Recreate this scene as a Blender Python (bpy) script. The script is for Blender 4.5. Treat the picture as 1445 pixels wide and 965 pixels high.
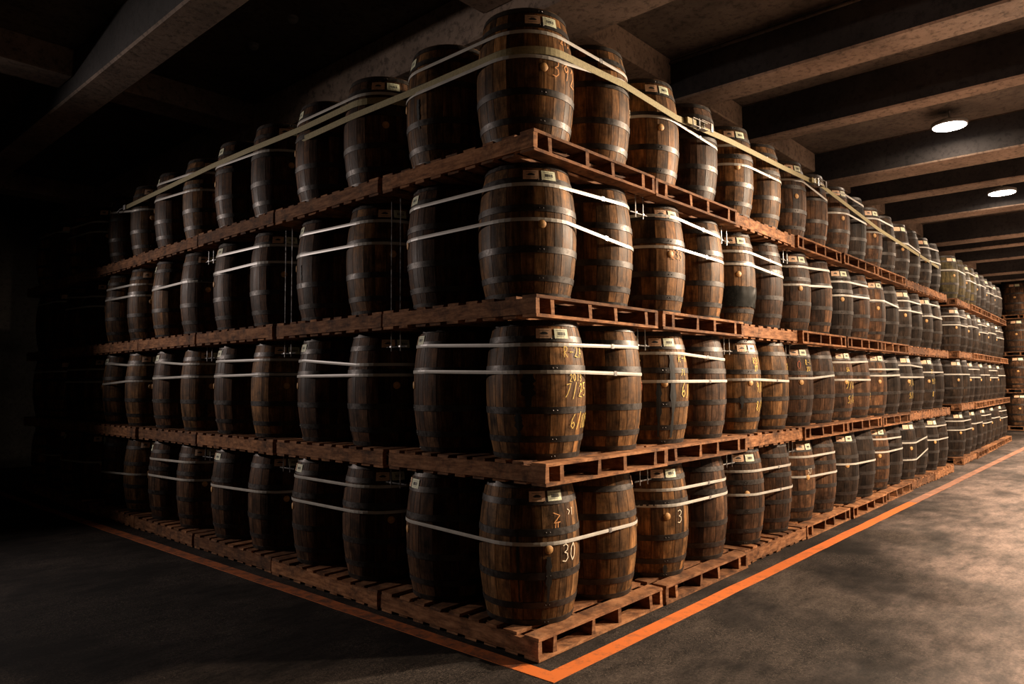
import bpy, bmesh, math, random
from mathutils import Matrix, Vector
random.seed(7)
PI = math.pi
for o in list(bpy.data.objects):
    bpy.data.objects.remove(o)
scene = bpy.context.scene
COL = scene.collection

# ------------------------------------------------------------------ camera
IMG_W, FOCAL = 1445.0, 1011.13
cam_d = bpy.data.cameras.new('camera')
cam = bpy.data.objects.new('camera', cam_d)
COL.objects.link(cam)
cam_d.sensor_fit = 'HORIZONTAL'
cam_d.sensor_width = 36.0
cam_d.lens = 36.0 * FOCAL / IMG_W
cam_d.clip_start, cam_d.clip_end = 0.05, 200
CAM = Vector((-3.3875, -2.8518, 1.69))
th, pt, ro = math.radians(42.0), math.radians(3.3), math.radians(-0.369)
fw = Vector((math.cos(th), math.sin(th), 0)); rt = Vector((math.sin(th), -math.cos(th), 0)); up = Vector((0, 0, 1))
F = fw*math.cos(pt) + up*math.sin(pt); U0 = up*math.cos(pt) - fw*math.sin(pt)
Rv = rt*math.cos(ro) + U0*math.sin(ro); Uv = U0*math.cos(ro) - rt*math.sin(ro)
M = Matrix((Rv, Uv, -F)).transposed().to_4x4()
M.translation = CAM
cam.matrix_world = M
scene.camera = cam

# ------------------------------------------------------------------ world, exposure
w = bpy.data.worlds.new('world'); scene.world = w
w.use_nodes = True
w.node_tree.nodes['Background'].inputs[0].default_value = (0.012, 0.013, 0.016, 1)
w.node_tree.nodes['Background'].inputs[1].default_value = 1.0
vs = scene.view_settings
vs.view_transform = 'Standard'; vs.look = 'None'; vs.gamma = 1.0; vs.exposure = 0.25
vs.use_curve_mapping = False

# ------------------------------------------------------------------ lights
LAMPS = [(8.22, -0.80, 5.30, 26), (12.42, -0.85, 5.15, 26), (15.2, -2.2, 5.25, 80), (19.0, -2.2, 5.25, 150), (22.6, -2.2, 5.05, 330),
         (6.7, -6.0, 4.85, 1750), (12.2, -5.2, 4.85, 420), (17.2, -5.2, 4.85, 850), (22.5, -5.2, 4.85, 1200)]   # round ceiling lamps of the aisle (x, y, z, watts)
LAMP_COL = (1.0, 0.74, 0.52)
# two unseen spots without fixtures, added to light the corner from left and right
def spot(name, loc, aim, watts, col, deg, blend=1.0, soft=0.12):
    sd = bpy.data.lights.new(name, 'SPOT'); sd.energy = watts; sd.color = col; sd.spot_size = math.radians(deg); sd.spot_blend = blend; sd.shadow_soft_size = soft
    so = bpy.data.objects.new(name, sd); COL.objects.link(so); so.location = loc
    so.rotation_euler = (Vector(aim) - Vector(loc)).to_track_quat('-Z', 'Y').to_euler()
spot('added_left_spot', (-5.5, 11.7, 4.1), (0.0, 2.0, 1.75), 1500, (1.0, 0.82, 0.73), 51)
spot('added_right_spot', (8.4, -4.3, 4.7), (0.4, 0.1, 2.2), 6800, (1.0, 0.76, 0.54), 46)

# ------------------------------------------------------------------ materials
def new_mat(name):
    m = bpy.data.materials.new(name); m.use_nodes = True
    nt = m.node_tree; b = nt.nodes['Principled BSDF']
    return m, nt, b
def N(nt, t, **kw):
    n = nt.nodes.new(t)
    for k, v in kw.items(): setattr(n, k, v)
    return n
def mapping(nt, scale, out='Object'):
    tc = N(nt, 'ShaderNodeTexCoord'); mp = N(nt, 'ShaderNodeMapping')
    mp.inputs['Scale'].default_value = scale
    nt.links.new(tc.outputs[out], mp.inputs['Vector'])
    return mp
def add_random_offset(nt, mp):
    oi = N(nt, 'ShaderNodeObjectInfo'); mu = N(nt, 'ShaderNodeMath', operation='MULTIPLY'); mu.inputs[1].default_value = 37.0
    nt.links.new(oi.outputs['Random'], mu.inputs[0]); cb = N(nt, 'ShaderNodeCombineXYZ')
    for i in range(3): nt.links.new(mu.outputs[0], cb.inputs[i])
    nt.links.new(cb.outputs[0], mp.inputs['Location'])
    return oi
def noise(nt, mp, scale, detail=4, rough=0.6):
    n = N(nt, 'ShaderNodeTexNoise'); n.inputs['Scale'].default_value = scale; n.inputs['Detail'].default_value = detail; n.inputs['Roughness'].default_value = rough
    if mp is not None: nt.links.new(mp.outputs[0], n.inputs['Vector'])
    return n
def ramp(nt, src, stops):
    r = N(nt, 'ShaderNodeValToRGB'); e = r.color_ramp.elements
    while len(e) < len(stops): e.new(0.5)
    for i, (p, c) in enumerate(stops):
        e[i].position = p; e[i].color = (c if isinstance(c, tuple) else (c, c, c)) + (1,)
    nt.links.new(src, r.inputs[0])
    return r
def mix(nt, a, b, fac, mode='MIX'):
    m = N(nt, 'ShaderNodeMix', data_type='RGBA', blend_type=mode)
    for s, v in ((m.inputs[6], a), (m.inputs[7], b), (m.inputs[0], fac)):
        if hasattr(v, 'is_linked'): nt.links.new(v, s)
        else: s.default_value = v if not isinstance(v, tuple) else v + (1,)
    return m.outputs[2]
def bump(nt, b, src, strength, dist=0.01):
    bp = N(nt, 'ShaderNodeBump'); bp.inputs['Strength'].default_value = strength; bp.inputs['Distance'].default_value = dist
    nt.links.new(src, bp.inputs['Height']); nt.links.new(bp.outputs[0], b.inputs['Normal'])

def mat_oak(name, dark, mid, light, rough=0.55):
    m, nt, b = new_mat(name)
    mp = mapping(nt, (9, 9, 0.9)); oi = add_random_offset(nt, mp)
    n1 = noise(nt, mp, 1.6, 5, 0.65)
    c1 = ramp(nt, n1.outputs['Fac'], [(0.30, dark), (0.52, mid), (0.78, light)])
    at = N(nt, 'ShaderNodeAttribute'); at.attribute_name = 'tone'
    ad = N(nt, 'ShaderNodeMath', operation='ADD'); nt.links.new(at.outputs['Fac'], ad.inputs[0]); nt.links.new(oi.outputs['Random'], ad.inputs[1])
    fr = N(nt, 'ShaderNodeMath', operation='FRACT'); nt.links.new(ad.outputs[0], fr.inputs[0])
    tr = ramp(nt, fr.outputs[0], [(0.0, (0.52, 0.50, 0.48)), (0.45, (0.85, 0.84, 0.82)), (1.0, (1.25, 1.18, 1.06))])
    c2 = mix(nt, c1.outputs[0], tr.outputs[0], 1.0, 'MULTIPLY')
    # dark soaked runs and mouldy patches
    mp2 = mapping(nt, (6, 6, 1.3)); add_random_offset(nt, mp2)
    n2 = noise(nt, mp2, 1.1, 6, 0.7)
    s = ramp(nt, n2.outputs['Fac'], [(0.46, 0.0), (0.66, 0.85)])
    c3 = mix(nt, c2, (0.014, 0.012, 0.011), s.outputs[0])
    mp3 = mapping(nt, (70, 70, 7)); n3 = noise(nt, mp3, 1.0, 3, 0.6)
    g = ramp(nt, n3.outputs['Fac'], [(0.35, 0.62), (0.65, 1.18)])
    c4 = mix(nt, c3, g.outputs[0], 1.0, 'MULTIPLY')
    mp6 = mapping(nt, (1, 1, 1.6)); add_random_offset(nt, mp6); n6 = noise(nt, mp6, 4.5, 5, 0.7)
    p6 = ramp(nt, n6.outputs['Fac'], [(0.36, (0.42, 0.44, 0.46)), (0.52, (0.95, 0.95, 0.95)), (0.68, (1.3, 1.22, 1.1))])
    c4 = mix(nt, c4, p6.outputs[0], 1.0, 'MULTIPLY')
    nt.links.new(c4, b.inputs['Base Color'])
    rr = ramp(nt, n2.outputs['Fac'], [(0.35, rough + 0.08), (0.7, rough - 0.14)]); nt.links.new(rr.outputs[0], b.inputs['Roughness'])
    b.inputs['Specular IOR Level'].default_value = 0.09
    bump(nt, b, n3.outputs['Fac'], 0.35, 0.004)
    return m
MAT = {}
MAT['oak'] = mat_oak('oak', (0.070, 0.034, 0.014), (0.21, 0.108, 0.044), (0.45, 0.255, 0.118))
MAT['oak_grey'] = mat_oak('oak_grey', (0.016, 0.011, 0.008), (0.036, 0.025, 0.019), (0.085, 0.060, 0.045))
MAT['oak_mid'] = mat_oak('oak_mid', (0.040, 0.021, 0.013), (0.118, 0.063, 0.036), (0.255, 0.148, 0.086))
MAT['oak_green'] = mat_oak('oak_green', (0.045, 0.037, 0.015), (0.12, 0.098, 0.045), (0.22, 0.18, 0.085))

def mat_metal(name, col, metallic, r0, r1, sc=30):
    m, nt, b = new_mat(name)
    mp = mapping(nt, (1, 1, 1)); add_random_offset(nt, mp)
    n = noise(nt, mp, sc, 4, 0.6)
    c = ramp(nt, n.outputs['Fac'], [(0.3, tuple(x*0.45 for x in col)), (0.7, tuple(x*1.3 for x in col))])
    nt.links.new(c.outputs[0], b.inputs['Base Color'])
    r = ramp(nt, n.outputs['Fac'], [(0.3, r0), (0.7, r1)]); nt.links.new(r.outputs[0], b.inputs['Roughness'])
    b.inputs['Metallic'].default_value = metallic
    bump(nt, b, n.outputs['Fac'], 0.25, 0.004)
    return m
MAT['hoop'] = mat_metal('hoop_iron', (0.040, 0.034, 0.030), 0.55, 0.36, 0.60)
MAT['steel'] = mat_metal('steel', (0.32, 0.32, 0.32), 0.9, 0.25, 0.45)
MAT['ratchet'] = mat_metal('ratchet_steel', (0.20, 0.18, 0.16), 0.8, 0.3, 0.5)

def mat_board():
    m, nt, b = new_mat('pallet_wood')
    mp = mapping(nt, (5, 5, 26)); oi = add_random_offset(nt, mp)
    n = noise(nt, mp, 1.5, 5, 0.65)
    c = ramp(nt, n.outputs['Fac'], [(0.30, (0.085, 0.038, 0.020)), (0.48, (0.235, 0.115, 0.058)), (0.70, (0.40, 0.215, 0.115))])
    t = ramp(nt, oi.outputs['Random'], [(0, (0.55, 0.52, 0.50)), (0.5, (0.9, 0.85, 0.8)), (1, (1.2, 1.12, 1.0))])
    c2 = mix(nt, c.outputs[0], t.outputs[0], 1.0, 'MULTIPLY')
    mp2 = mapping(nt, (1, 1, 1)); add_random_offset(nt, mp2); n2 = noise(nt, mp2, 5, 6, 0.75)
    s = ramp(nt, n2.outputs['Fac'], [(0.47, 0.0), (0.66, 0.85)])
    c3 = mix(nt, c2, (0.035, 0.022, 0.017), s.outputs[0])
    nt.links.new(c3, b.inputs['Base Color']); b.inputs['Roughness'].default_value = 0.8; b.inputs['Specular IOR Level'].default_value = 0.1
    bump(nt, b, n.outputs['Fac'], 0.4, 0.004)
    return m
MAT['board'] = mat_board()

def mat_plain(name, col, rough=0.6, nscale=None, amt=0.3, metallic=0.0):
    m, nt, b = new_mat(name)
    b.inputs['Roughness'].default_value = rough; b.inputs['Metallic'].default_value = metallic
    if nscale:
        mp = mapping(nt, (1, 1, 1)); n = noise(nt, mp, nscale, 4, 0.6)
        c = ramp(nt, n.outputs['Fac'], [(0.3, tuple(x*(1-amt) for x in col)), (0.7, tuple(min(1, x*(1+amt)) for x in col))])
        nt.links.new(c.outputs[0], b.inputs['Base Color'])
    else:
        b.inputs['Base Color'].default_value = col + (1,)
    return m
MAT['strap'] = mat_plain('white_strap', (0.47, 0.455, 0.41), 0.38, 9, 0.15)
MAT['webbing'] = mat_plain('olive_webbing', (0.30, 0.262, 0.135), 0.8, 60, 0.25)
MAT['cork'] = mat_plain('bung_wood', (0.52, 0.29, 0.10), 0.6, 60, 0.25)
MAT['paper_pink'] = mat_plain('pink_paper', (0.80, 0.53, 0.34), 0.6, 40, 0.15)
MAT['paper_green'] = mat_plain('green_paper', (0.74, 0.78, 0.56), 0.6, 40, 0.12)
MAT['ink'] = mat_plain('ink', (0.03, 0.03, 0.028), 0.6, 90, 0.3)
MAT['chalk_yellow'] = mat_plain('yellow_chalk', (0.85, 0.55, 0.12), 0.8, 70, 0.35)
MAT['chalk_orange'] = mat_plain('orange_chalk', (0.78, 0.34, 0.11), 0.8, 70, 0.35)
MAT['chalk_white'] = mat_plain('white_chalk', (0.75, 0.66, 0.50), 0.8, 70, 0.35)
MAT['chalk_red'] = mat_plain('red_chalk', (0.45, 0.12, 0.05), 0.8, 70, 0.35)
MAT['lamp_shell'] = mat_plain('lamp_shell', (0.30, 0.29, 0.28), 0.5, 12, 0.1)

def mat_emit(name, col, s):
    m, nt, b = new_mat(name)
    b.inputs['Base Color'].default_value = (0.8, 0.8, 0.8, 1)
    b.inputs['Emission Color'].default_value = col + (1,); b.inputs['Emission Strength'].default_value = s
    return m
MAT['lamp'] = mat_emit('lamp_glass', (1.0, 0.90, 0.80), 20.0)
MAT['red_led'] = mat_emit('red_led', (1.0, 0.03, 0.04), 2.0)

def mat_concrete(name, col, stain=0.6, sc=1.0):
    m, nt, b = new_mat(name)
    mp = mapping(nt, (1*sc, 1*sc, 1*sc)); n = noise(nt, mp, 1.3, 8, 0.65)
    c = ramp(nt, n.outputs['Fac'], [(0.3, tuple(x*(1-stain) for x in col)), (0.55, col), (0.75, tuple(x*1.25 for x in col))])
    n2 = noise(nt, mp, 14, 5, 0.7); s = ramp(nt, n2.outputs['Fac'], [(0.36, 0.45), (0.5, 1.0)])
    c2 = mix(nt, c.outputs[0], s.outputs[0], 1.0, 'MULTIPLY')
    nt.links.new(c2, b.inputs['Base Color']); b.inputs['Roughness'].default_value = 0.85
    bump(nt, b, n2.outputs['Fac'], 0.4, 0.01)
    return m
MAT['concrete'] = mat_concrete('beam_concrete', (0.19, 0.148, 0.118))
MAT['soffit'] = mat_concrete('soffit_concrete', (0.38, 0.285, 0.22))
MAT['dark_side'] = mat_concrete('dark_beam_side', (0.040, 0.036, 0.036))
MAT['slab'] = mat_concrete('slab_concrete', (0.15, 0.122, 0.10))
MAT['wall'] = mat_concrete('wall_concrete', (0.06, 0.055, 0.05))

def mat_floor():
    m, nt, b = new_mat('floor_concrete')
    mp = mapping(nt, (1, 1, 1))
    n = noise(nt, mp, 0.55, 7, 0.62)
    c = ramp(nt, n.outputs['Fac'], [(0.34, (0.008, 0.007, 0.006)), (0.52, (0.022, 0.018, 0.016)), (0.70, (0.060, 0.048, 0.040))])
    mp2 = mapping(nt, (1, 2.6, 1)); n2 = noise(nt, mp2, 3.2, 8, 0.72)
    s = ramp(nt, n2.outputs['Fac'], [(0.36, 0.35), (0.5, 0.9), (0.68, 1.45)])
    c2 = mix(nt, c.outputs[0], s.outputs[0], 1.0, 'MULTIPLY')
    n3 = noise(nt, mp, 38, 6, 0.8); g = ramp(nt, n3.outputs['Fac'], [(0.36, 0.38), (0.5, 0.95), (0.64, 1.35)])
    c3 = mix(nt, c2, g.outputs[0], 1.0, 'MULTIPLY')
    # pale crazing of worn sealer
    v = N(nt, 'ShaderNodeTexVoronoi', feature='DISTANCE_TO_EDGE'); v.inputs['Scale'].default_value = 13
    wv = noise(nt, mp, 6, 3); add = N(nt, 'ShaderNodeVectorMath', operation='ADD')
    nt.links.new(mp.outputs[0], add.inputs[0]); nt.links.new(wv.outputs['Color'], add.inputs[1]); nt.links.new(add.outputs[0], v.inputs['Vector'])
    cr = ramp(nt, v.outputs['Distance'], [(0.0, 1.0), (0.05, 0.0)])
    nm = noise(nt, mp, 1.1, 3); k = ramp(nt, nm.outputs['Fac'], [(0.42, 0.0), (0.56, 0.8)])
    mm = N(nt, 'ShaderNodeMath', operation='MULTIPLY'); nt.links.new(cr.outputs[0], mm.inputs[0]); nt.links.new(k.outputs[0], mm.inputs[1])
    c4 = mix(nt, c3, (0.13, 0.105, 0.085), mm.outputs[0])
    # lane mask: lamplight on the aisle floor painted in as paler, glossier concrete
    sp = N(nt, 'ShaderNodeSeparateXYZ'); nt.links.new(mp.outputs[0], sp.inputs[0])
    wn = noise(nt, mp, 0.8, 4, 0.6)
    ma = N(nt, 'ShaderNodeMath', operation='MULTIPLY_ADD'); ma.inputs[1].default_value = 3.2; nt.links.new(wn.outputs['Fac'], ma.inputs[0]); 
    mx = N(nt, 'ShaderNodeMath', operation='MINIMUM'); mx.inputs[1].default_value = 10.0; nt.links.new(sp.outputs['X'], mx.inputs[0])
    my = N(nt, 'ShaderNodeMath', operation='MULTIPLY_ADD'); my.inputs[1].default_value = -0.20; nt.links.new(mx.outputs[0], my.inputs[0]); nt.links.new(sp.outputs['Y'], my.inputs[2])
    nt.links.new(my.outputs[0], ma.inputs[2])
    lit_floor = N(nt, 'ShaderNodeMapRange'); lit_floor.interpolation_type = 'SMOOTHSTEP'
    lit_floor.inputs['From Min'].default_value = 0.35; lit_floor.inputs['From Max'].default_value = -1.9; nt.links.new(ma.outputs[0], lit_floor.inputs['Value'])
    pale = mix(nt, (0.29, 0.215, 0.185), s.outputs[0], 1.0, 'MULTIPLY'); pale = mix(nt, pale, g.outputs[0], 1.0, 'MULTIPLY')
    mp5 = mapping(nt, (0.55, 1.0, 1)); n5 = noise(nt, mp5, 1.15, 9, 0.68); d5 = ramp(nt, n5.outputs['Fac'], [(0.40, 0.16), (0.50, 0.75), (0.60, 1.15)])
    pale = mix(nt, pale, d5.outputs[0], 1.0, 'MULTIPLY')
    c4 = mix(nt, c4, pale, lit_floor.outputs[0])
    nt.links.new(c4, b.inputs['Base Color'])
    r = ramp(nt, n2.outputs['Fac'], [(0.3, 0.55), (0.7, 0.34)])
    nt.links.new(mix(nt, (0.8, 0.8, 0.8), r.outputs[0], lit_floor.outputs[0]), b.inputs['Roughness'])
    sl = N(nt, 'ShaderNodeMapRange'); sl.inputs['To Min'].default_value = 0.12; sl.inputs['To Max'].default_value = 0.8
    nt.links.new(lit_floor.outputs[0], sl.inputs['Value']); nt.links.new(sl.outputs[0], b.inputs['Specular IOR Level'])
    bump(nt, b, n3.outputs['Fac'], 0.25, 0.004)
    return m
MAT['floor'] = mat_floor()
def mat_paint():
    m, nt, b = new_mat('orange_floor_paint')
    mp = mapping(nt, (1, 1, 1)); n = noise(nt, mp, 7, 6, 0.75)
    k = ramp(nt, n.outputs['Fac'], [(0.50, 0.0), (0.70, 0.75)])
    c = mix(nt, (0.66, 0.165, 0.030), (0.16, 0.075, 0.04), k.outputs[0])
    nt.links.new(c, b.inputs['Base Color']); b.inputs['Roughness'].default_value = 0.55
    return m
MAT['paint'] = mat_paint()
def mat_worn():
    m, nt, b = new_mat('worn_orange_paint')
    mp = mapping(nt, (1, 1, 1)); n = noise(nt, mp, 9, 6, 0.75)
    k = ramp(nt, n.outputs['Fac'], [(0.42, 0.0), (0.62, 0.9)])
    c = mix(nt, (0.46, 0.13, 0.035), (0.07, 0.04, 0.028), k.outputs[0])
    nt.links.new(c, b.inputs['Base Color']); b.inputs['Roughness'].default_value = 0.6
    return m
MAT['worn_paint'] = mat_worn()
MAT['faded_paint'] = mat_plain('faded_orange_paint', (0.34, 0.17, 0.11), 0.55, 5, 0.4)

# ------------------------------------------------------------------ object helpers
def link(name, data, parent=None, mat=None):
    o = bpy.data.objects.new(name, data); COL.objects.link(o)
    if parent is not None: o.parent = parent
    if mat is not None and data is not None and not data.materials: data.materials.append(MAT[mat])
    return o
def tag(o, label, cat, group=None):
    o['label'] = label; o['category'] = cat
    if group: o['group'] = group
    return o
def empty(name, loc, rz=0.0):
    o = bpy.data.objects.new(name, None); COL.objects.link(o); o.empty_display_size = 0.1
    o.location = loc; o.rotation_euler = (0, 0, rz)
    return o
def to_mesh(bm, name, mat, smooth=False):
    me = bpy.data.meshes.new(name)
    bmesh.ops.recalc_face_normals(bm, faces=bm.faces)
    if smooth:
        for f in bm.faces: f.smooth = True
    bm.to_mesh(me); bm.free()
    me.materials.append(MAT[mat])
    return me
def add_box(bm, x0, x1, y0, y1, z0, z1):
    vs_ = [bm.verts.new(p) for p in ((x0,y0,z0),(x1,y0,z0),(x1,y1,z0),(x0,y1,z0),(x0,y0,z1),(x1,y0,z1),(x1,y1,z1),(x0,y1,z1))]
    for q in ((0,3,2,1),(4,5,6,7),(0,1,5,4),(1,2,6,5),(2,3,7,6),(3,0,4,7)): bm.faces.new([vs_[i] for i in q])
    return vs_
def box_mesh(name, x0, x1, y0, y1, z0, z1, mat, bevel=0.0):
    bm = bmesh.new(); add_box(bm, x0, x1, y0, y1, z0, z1)
    if bevel: bmesh.ops.bevel(bm, geom=bm.edges[:], offset=bevel, segments=1, affect='EDGES')
    return to_mesh(bm, name, mat)
def add_tube(bm, pts, r, n=8):
    rings = []
    for i, p in enumerate(pts):
        p = Vector(p); d = (Vector(pts[min(i+1, len(pts)-1)]) - Vector(pts[max(i-1, 0)])).normalized()
        a = d.orthogonal().normalized(); b = d.cross(a)
        rings.append([bm.verts.new(p + a*r*math.cos(2*PI*k/n) + b*r*math.sin(2*PI*k/n)) for k in range(n)])
    for A, B in zip(rings, rings[1:]):
        for k in range(n): bm.faces.new((A[k], A[(k+1) % n], B[(k+1) % n], B[k]))
    bm.faces.new(rings[0][::-1]); bm.faces.new(rings[-1])
def add_lathe(bm, prof, n=24):
    rings = [[bm.verts.new((r*math.cos(2*PI*k/n), r*math.sin(2*PI*k/n), z)) for k in range(n)] for r, z in prof]
    for A, B in zip(rings, rings[1:]):
        for k in range(n): bm.faces.new((A[k], A[(k+1) % n], B[(k+1) % n], B[k]))
    bm.faces.new(rings[0][::-1]); bm.faces.new(rings[-1])

# ------------------------------------------------------------------ the setting
X0, X1, Y0, Y1, HS, HB = -9.0, 31.0, -8.0, 15.0, 5.52, 5.0
def struct(o): o['kind'] = 'structure'; return o
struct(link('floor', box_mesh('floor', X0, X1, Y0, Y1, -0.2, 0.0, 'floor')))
ceil = struct(link('ceiling', box_mesh('ceiling', X0, X1, Y0, Y1, HS, HS + 0.25, 'slab')))
struct(link('wall_right', box_mesh('wall_right', X0, X1, Y0 - 0.2, Y0, 0, HS, 'wall')))
struct(link('wall_left', box_mesh('wall_left', X0, X1, Y1, Y1 + 0.2, 0, HS, 'wall')))
struct(link('wall_back', box_mesh('wall_back', X1, X1 + 0.2, Y0, Y1, 0, HS, 'wall')))
struct(link('wall_front', box_mesh('wall_front', X0 - 0.2, X0, Y0, Y1, 0, HS, 'wall')))
BEAMS = [(-8.2, -7.7), (-5.9, -5.3), (-3.4, -2.9), (-0.80, -0.42), (1.38, 2.08), (4.05, 4.50), (6.02, 6.32), (8.85, 9.50), (10.72, 11.15), (13.0, 13.5), (16.3, 16.8), (17.7, 18.1), (20.0, 20.4), (23.2, 23.7), (25.2, 25.6), (28.0, 28.5)]
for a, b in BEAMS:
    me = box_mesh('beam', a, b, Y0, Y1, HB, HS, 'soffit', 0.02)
    if not (1.0 < a < 2.0):           # every beam but one has darker-coloured sides
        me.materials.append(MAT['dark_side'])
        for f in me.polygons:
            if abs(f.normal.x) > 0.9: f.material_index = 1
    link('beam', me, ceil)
GIRD = [(-4.9, -4.4), (1.28, 1.78), (6.15, 6.65), (12.2, 12.7)]
edges = [X0] + [v for p in BEAMS for v in p] + [X1]
for y0, y1 in GIRD:
    for i in range(0, len(edges), 2):
        if edges[i+1] - edges[i] > 0.3:
            link('girder', box_mesh('girder', edges[i], edges[i+1], y0, y1, 5.2, HS, 'soffit', 0.015), ceil)
for x, y in ((1.72, 6.4), (10.9, 6.4), (20.2, 6.4), (1.72, 12.4)):
    link('column', box_mesh('column', x - 0.22, x + 0.22, y - 0.22, y + 0.22, 0, HS, 'concrete', 0.02), ceil)
bm = bmesh.new(); add_tube(bm, [(4.0, -7.9, 5.44), (4.0, 1.27, 5.44)], 0.018, 8)
link('conduit', to_mesh(bm, 'conduit', 'slab', True), ceil)
for (x, y), nm in (((0.52, 4.55), 'white smoke detector dome farther from the corner, under the ceiling slab'), ((0.50, 3.70), 'white smoke detector dome nearer the corner, under the ceiling slab')):
    t = empty('smoke_detector', (x, y, HS - 0.06))
    bm = bmesh.new(); add_lathe(bm, [(0.03, 0.0), (0.045, 0.012), (0.05, 0.035)], 16); link('dome', to_mesh(bm, 'dome', 'lamp_shell', True), t)
    bm = bmesh.new(); add_lathe(bm, [(0.06, 0.035), (0.06, 0.06)], 16); link('mounting_plate', to_mesh(bm, 'mounting_plate', 'lamp_shell'), t)
    tag(t, nm, 'smoke detector', 'smoke detectors')

# small red indicator high on the far left wall
t = empty('indicator_light', (0.62, Y1 - 0.001, 5.71))
bm = bmesh.new(); add_box(bm, -0.05, 0.05, -0.03, 0.0, -0.05, 0.05); link('base_plate', to_mesh(bm, 'base_plate', 'lamp_shell'), t)
bm = bmesh.new(); add_lathe(bm, [(0.022, 0.0), (0.020, 0.014), (0.010, 0.022)], 12); bmesh.ops.transform(bm, matrix=Matrix.Translation((0, -0.03, 0)) @ Matrix.Rotation(PI/2, 4, 'X'), verts=bm.verts)
link('lens', to_mesh(bm, 'lens', 'red_led', True), t)
tag(t, 'tiny red indicator light glowing in the dark at the left edge', 'indicator light')

# orange line painted round the stack
def line_mesh():
    bm = bmesh.new()
    hw = 0.058
    co = Vector((-0.10, -0.185))
    a = Vector((26.0, -0.35)); l = Vector((-0.32, 12.0))
    # L-shaped ribbon with a mitred corner, cut into pieces so the edge can wander
    da = (a - co).normalized(); dl = (l - co).normalized()
    na = Vector((da.y, -da.x)); nl = Vector((-dl.y, dl.x))
    bis = (na + nl).normalized(); k = hw / bis.dot(na)
    rows = []
    rnd = random.Random(3)
    for s in range(48, 0, -1):
        p = co + dl * (l - co).length * s / 48; j = rnd.uniform(-0.004, 0.004); rows.append((p + nl*(hw + j), p - nl*(hw - j)))
    rows.append((co + bis*k, co - bis*k))
    for s in range(1, 90):
        p = co + da * (a - co).length * s / 89; j = rnd.uniform(-0.004, 0.004); rows.append((p + na*(hw + j), p - na*(hw - j)))
    T = [[bm.verts.new((q.x, q.y, 0.003)) for q in r] for r in rows]
    B = [[bm.verts.new((q.x, q.y, 0.0)) for q in r] for r in rows]
    for i in range(len(T) - 1):
        f = bm.faces.new((T[i][0], T[i+1][0], T[i+1][1], T[i][1])); f.material_index = 1 if i < 47 else (0 if i < 75 else 2)
        bm.faces.new((T[i][0], B[i][0], B[i+1][0], T[i+1][0])); bm.faces.new((T[i][1], T[i+1][1], B[i+1][1], B[i][1]))
    me = to_mesh(bm, 'floor_line', 'paint'); me.materials.append(MAT['worn_paint']); me.materials.append(MAT['faded_paint'])
    return me
tag(link('floor_line', line_mesh()), 'orange line painted on the concrete floor around the barrel stack', 'floor line')

# ------------------------------------------------------------------ ceiling lamps
R_L = 0.225
bm = bmesh.new(); add_lathe(bm, [(R_L - 0.012, 0.0), (R_L - 0.02, -0.012), (R_L - 0.06, -0.02)], 40); me_diff = to_mesh(bm, 'diffuser', 'lamp', True)
bm = bmesh.new(); add_lathe(bm, [(R_L - 0.012, -0.004), (R_L, 0.0), (R_L, 0.05), (0.09, 0.10), (0.05, 0.11)], 40); me_sh = to_mesh(bm, 'housing', 'lamp_shell', True)
lab_l = ['round white ceiling lamp nearest the camera, glowing between two concrete beams', 'smaller looking round ceiling lamp farther down the aisle, near the right edge']
for i, (x, y, z, pw) in enumerate(LAMPS):
    t = empty('ceiling_lamp', (x, y, z))
    link('diffuser', me_diff, t); link('housing', me_sh, t)
    bm = bmesh.new(); add_tube(bm, [(0, 0, 0.10), (0, 0, HS - z)], 0.015, 8); link('stem', to_mesh(bm, 'stem', 'lamp_shell'), t)
    ld = bpy.data.lights.new('lamp_light', 'AREA'); ld.shape = 'DISK'; ld.size = 0.4; ld.energy = pw; ld.color = LAMP_COL
    lo = bpy.data.objects.new('lamp_light', ld); COL.objects.link(lo); lo.parent = t; lo.location = (0, 0, -0.03)
    tag(t, lab_l[i] if i < 2 else 'round ceiling lamp outside the picture, number %s along the aisle' % ['three','four','five','six','seven','eight','nine'][i-2], 'ceiling lamp', 'round ceiling lamps of the aisle')

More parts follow.
